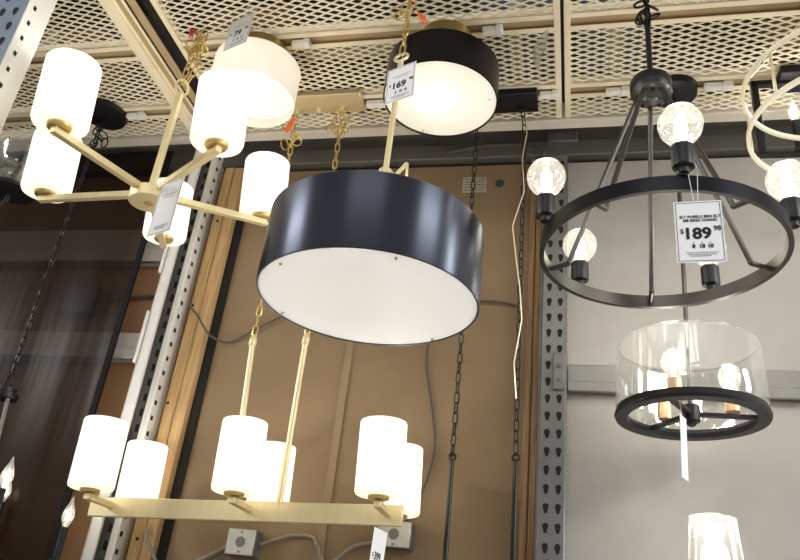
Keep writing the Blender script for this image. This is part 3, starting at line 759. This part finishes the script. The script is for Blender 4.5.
cable('grey cable from the batten to the right junction box', [(-.84, yc-.014, .33), (-.82, yc, .285), (-.78, yc, .29), (-.72, yc, .34), (-.65, yc, .36)], .006, M['wire_grey'])
cable('long grey cable hanging down the brown wall to the right junction box', [(-.53, yc, 1.15), (-.53, yc, 1.0), (-.50, yc, .85), (-.475, yc, .7), (-.49, yc, .58), (-.53, yc, .47), (-.56, yc, .42)], .0042, M['wire_dark'])
cable('dark cable sagging from pine stud across to the brown wall behind the five arm chandelier', [(-1.515, 2.545, 1.20), (-1.47, 2.53, 1.16), (-1.40, 2.535, 1.08), (-1.34, yc, 1.07), (-1.25, yc, 1.12), (-1.12, yc, 1.2)], .0045, M['wire_dark'])
cable('dark cable looping across the brown wall from drum to long chain', [(-.42, yc, 1.235), (-.36, yc, 1.262), (-.27, yc, 1.26), (-.21, yc, 1.245)], .0045, M['wire_dark'])
cable('dark cable between the smoked sheet and the white upright, between the grey beams', [(-1.98, YW-.02, 1.24), (-1.85, YW-.015, 1.262), (-1.66, YW-.015, 1.275)], .007, M['wire_dark'])
cable('thick dark cable curving under the overhead deck beside the black canopy', [(-.52, 2.562, 1.95), (-.40, 2.562, 1.975), (-.25, 2.562, 1.98), (-.17, 2.562, 1.96), (-.12, 2.562, 1.93)], .009, M['wire_dark'])
b = MB(); b.mat(M['paper']); b.box((-.452, YW-.003, 1.77), (-.352, YW, 1.845))
b.mat(M['brown'])
for k in range(5): b.box((-.446+.004*(k % 2), YW-.0036, 1.778+.0135*k), (-.36+.006*(k % 3), YW-.0029, 1.782+.0135*k))
tag(b.build('paper_label', None), 'printed pale paper label stuck high on the brown wall', 'label')
b = MB(); b.lathe([(1e-5, 0), (.018, 0), (.018, .002), (1e-5, .002)], (-.298, YW, 1.812), 24, axis=(0, -1, 0)); tag(b.build('round_sticker', M['bluedot']), 'small round dark blue sticker right of the paper label', 'sticker')

def conn(label, x0, x1, y, z=ZC-.004):
    t = thing('wire_connector', label, 'connector', ((x0+x1)/2, y, z), 'white plastic connectors under the deck ribs')
    b = MB(); b.bar((x0, y, z-.013), (x0+(x1-x0)*.65, y, z-.013), .026, .024, bev=.004); b.build('tube_body', M['white_plastic'], t)
    b = MB(); b.bar((x0+(x1-x0)*.65, y, z-.013), (x1, y, z-.013), .034, .026, bev=.003); b.build('end_cap', M['white_plastic'], t)
conn('white plastic connector under a deck rib right of the white flush light', -1.01, -.94, 1.925)
conn('white plastic connector under a deck rib right of the black flush light', -.31, -.24, 1.925)
conn('white plastic connector right of the brass rectangular canopy', -.81, -.68, 2.27)
conn('white plastic connector right of the black rectangular canopy', -.128, -.055, 2.27)
conn('white plastic connector left of the round black canopy', .115, .2, 2.27)
conn('white plastic connector right of the round black canopy', .46, .56, 2.27)
conn('white plastic connector beside the round canopy at upper left', -1.885, -1.80, 2.27)

# ------------------------------------------------------------------ price tags
def text_mesh(s, size, bold=0., align='CENTER', sx=1.):
    cu = bpy.data.curves.new('lettering', 'FONT'); cu.body = s; cu.size = size; cu.align_x = align; cu.align_y = 'CENTER'; cu.offset = bold; cu.resolution_u = 3
    o = bpy.data.objects.new('lettering', cu); COL.objects.link(o)
    dg = bpy.context.evaluated_depsgraph_get(); dg.update()
    me = bpy.data.meshes.new_from_object(o.evaluated_get(dg))
    vs = [(v.co.x*sx, v.co.y) for v in me.vertices]; fs = [tuple(p.vertices) for p in me.polygons]
    bpy.data.objects.remove(o); bpy.data.curves.remove(cu); bpy.data.meshes.remove(me)
    return vs, fs
def price_tag(label, c, w, h, right, up_, lines, cents=None, price=None, strings=(), border=True, flip=False, clear=False):
    c = V(c); r_ = V(right).normalized(); u_ = V(up_); u_ = (u_-r_*u_.dot(r_)).normalized(); n_ = r_.cross(u_)
    t = thing('price_tag', label, 'price tag', c)
    P = lambda x, y, z=0.: c + r_*x + u_*y + n_*z
    b = MB(); b.obox(c, r_, u_, n_, w, h, .0012); b.build('card', M['card'], t)
    if border:
        b = MB(); e = w*.035; k = w*.012
        for (x0, x1, y0, y1) in ((-w/2+e, w/2-e, h/2-e-k, h/2-e), (-w/2+e, w/2-e, -h/2+e, -h/2+e+k), (-w/2+e, -w/2+e+k, -h/2+e, h/2-e), (w/2-e-k, w/2-e, -h/2+e, h/2-e)):
            b.add([P(x0, y0, .0012), P(x1, y0, .0012), P(x1, y1, .0012), P(x0, y1, .0012)], [(0, 1, 2, 3)])
        b.build('border_line', M['navy'], t)
    b = MB()
    for (s, x, y, size, bold, al, sx) in lines:
        vs, fs = text_mesh(s, size*h, bold*h, al, sx)
        b.add([P(x*w+vx, y*h+vy, .0014) for vx, vy in vs], fs)
    if lines: b.build('lettering', M['ink'], t)
    if border:
        b = MB()
        for row, (y, x0, x1) in enumerate((() if len(lines) > 9 and lines[0][0] != '$' else ((.235, -.32, .34), (.18, -.2, .22))) + ((-.345, -.3, .33), (-.375, -.27, .3), (-.40, -.22, .2))):
            x = x0
            while x < x1:
                l = random.uniform(.02, .05); b.add([P(x*w, (y-.006)*h, .0014), P((x+l)*w, (y-.006)*h, .0014), P((x+l)*w, (y+.006)*h, .0014), P(x*w, (y+.006)*h, .0014)], [(0, 1, 2, 3)]); x += l+.015
        b.build('fine_print', M['faint'], t)
    if strings:
        b = MB()
        for (p, q) in strings: b.tube([p, q], .0008, 5)
        b.build('tag_string', M['white_plastic'], t)
    return t
def std(price, cents, h1, h2):
    return [(h1, .03, .235, .062, .0022, 'CENTER', .92), (h2, .03, .175, .062, .0022, 'CENTER', .92), ('$', -.36, .0, .11, .001, 'CENTER', 1), (price, -.05, -.045, .25, .009, 'CENTER', 1.0), (cents, .365, .035, .11, .003, 'CENTER', .9),
            ('8', -.14, -.245, .085, .004, 'CENTER', .9), ('18', .03, -.245, .085, .004, 'CENTER', .9), ('10', .2, -.245, .085, .004, 'CENTER', .9), ('-', -.14, -.18, .09, .001, 'CENTER', 1), ('-', .03, -.18, .09, .001, 'CENTER', 1), ('-', .2, -.18, .09, .001, 'CENTER', 1)]
price_tag('white price tag reading $189.98 hanging from the black ring chandelier', (.268, 1.508, .911), .1, .156, (1, -.06, .0), (.0, 0, 1), std('189', '98', '5LT PURELU BRN 5LT', 'MB RING CHAND'),
          strings=(((.256, 1.518, 1.071), (.262, 1.509, .985)), ((.276, 1.519, 1.071), (.270, 1.508, .985))))
price_tag('white price tag reading $169.98 hanging on the large drum pendant rod', (-.496, 1.65, 1.515), .098, .132, (1, -.35, .04), (0, 0, 1), std('169', '98', '', '')[2:],
          strings=(((-.505, 1.66, 1.64), (-.497, 1.65, 1.578)),))
price_tag('white price tag reading $79 tilted on edge at the white glass flush light', (-1.151, 1.785, 1.918), .112, .142, (.94, -.36, .0), (0, 0, 1), [('79', -.02, -.045, .26, .006, 'CENTER', 1.0), ('98', .33, .03, .13, .002, 'CENTER', .95), ('$', -.33, .0, .11, .001, 'CENTER', 1), ('8', -.14, -.245, .085, .004, 'CENTER', .9), ('18', .03, -.245, .085, .004, 'CENTER', .9), ('10', .2, -.245, .085, .004, 'CENTER', .9)],
          strings=(((-1.153, 1.785, 1.998), (-1.153, 1.785, 1.985)),))
price_tag('pale price tag turned edgeways under the five arm brass chandelier hub', (-1.196, 1.727, 1.15), .1, .19, (.94, -.36, 0), (0, 0, 1), [],
          strings=(((-1.29, 1.79, 1.265), (-1.21, 1.73, 1.243)),))
price_tag('narrow price tag reading $399 hanging from the right end of the brass bar chandelier', (-.548, 2.235, .272), .075, .15, (.3, .95, -.06), (0, 0, 1), [('$', -.36, .0, .11, .001, 'CENTER', 1), ('399', -.02, -.01, .2, .006, 'CENTER', .8)], border=False)
price_tag('thin pale price tag hanging edge on under the glass drum pendant', (.29, 2.11, .60), .05, .17, (.42, .9, .0), (.03, 0, 1), [], border=False,
          strings=(((.288, 2.13, .75), (.29, 2.112, .68)),))
# clear sleeve under the deck left of the seam
b = MB(); pts = []
for j in range(9):
    t = j/8; w = .004+.032*math.sin(PI*min(1, t*.92+.05)); xc = -.088-.033*t-.012*math.sin(PI*t)
    pts.append(((xc-w*.5, 1.94, 1.985-.17*t), (xc+w*.5, 1.955, 1.985-.17*t)))
vs = [p for pr_ in pts for p in pr_]; b.add(vs, [(2*i, 2*i+1, 2*i+3, 2*i+2) for i in range(8)], True)
b.tube([(-.088, 1.947, 1.998), (-.088, 1.947, 1.98)], .001, 5)
tag(b.build('tag_sleeve', M['sleeve']), 'clear curled plastic tag sleeve hanging from the mesh left of the panel seam', 'tag sleeve')

# ------------------------------------------------------------------ light
w = bpy.data.worlds.new('store'); sc.world = w; w.use_nodes = True
bg = w.node_tree.nodes['Background']; bg.inputs[0].default_value = (1., .985, .96, 1); bg.inputs[1].default_value = .36
def area(loc, target, sx, sy, power, col=(1, 1, .99)):
    l = bpy.data.lights.new('added_light', 'AREA'); l.shape = 'RECTANGLE'; l.size = sx; l.size_y = sy; l.energy = power; l.color = col
    o = bpy.data.objects.new('added_light', l); COL.objects.link(o); o.location = V(loc)+OFF
    o.rotation_euler = (V(target)-V(loc)).to_track_quat('-Z', 'Y').to_euler()
area((-6.2, -.9, 2.4), (-.6, 2.2, .7), 1.8, .6, 150)  # added light out of view, for the left streak on the big drum
area((3.7, -.3, 2.3), (-.2, 2.2, .7), 1.6, .5, 80)  # added light out of view, set sideways to streak the drum's right
area((3.4, 1.75, 1.3), (-.4, 1.6, 1.1), .5, 1.4, 48)  # added upright strip beside the rack, for the drum's bright right streak
area((-.3, -3.2, 3.2), (-.4, 2.6, .2), 3.0, 1.0, 32)  # added weak front fill to whiten the price tag cards
sc.view_settings.view_transform = 'Standard'; sc.view_settings.look = 'None'; sc.view_settings.exposure = .08
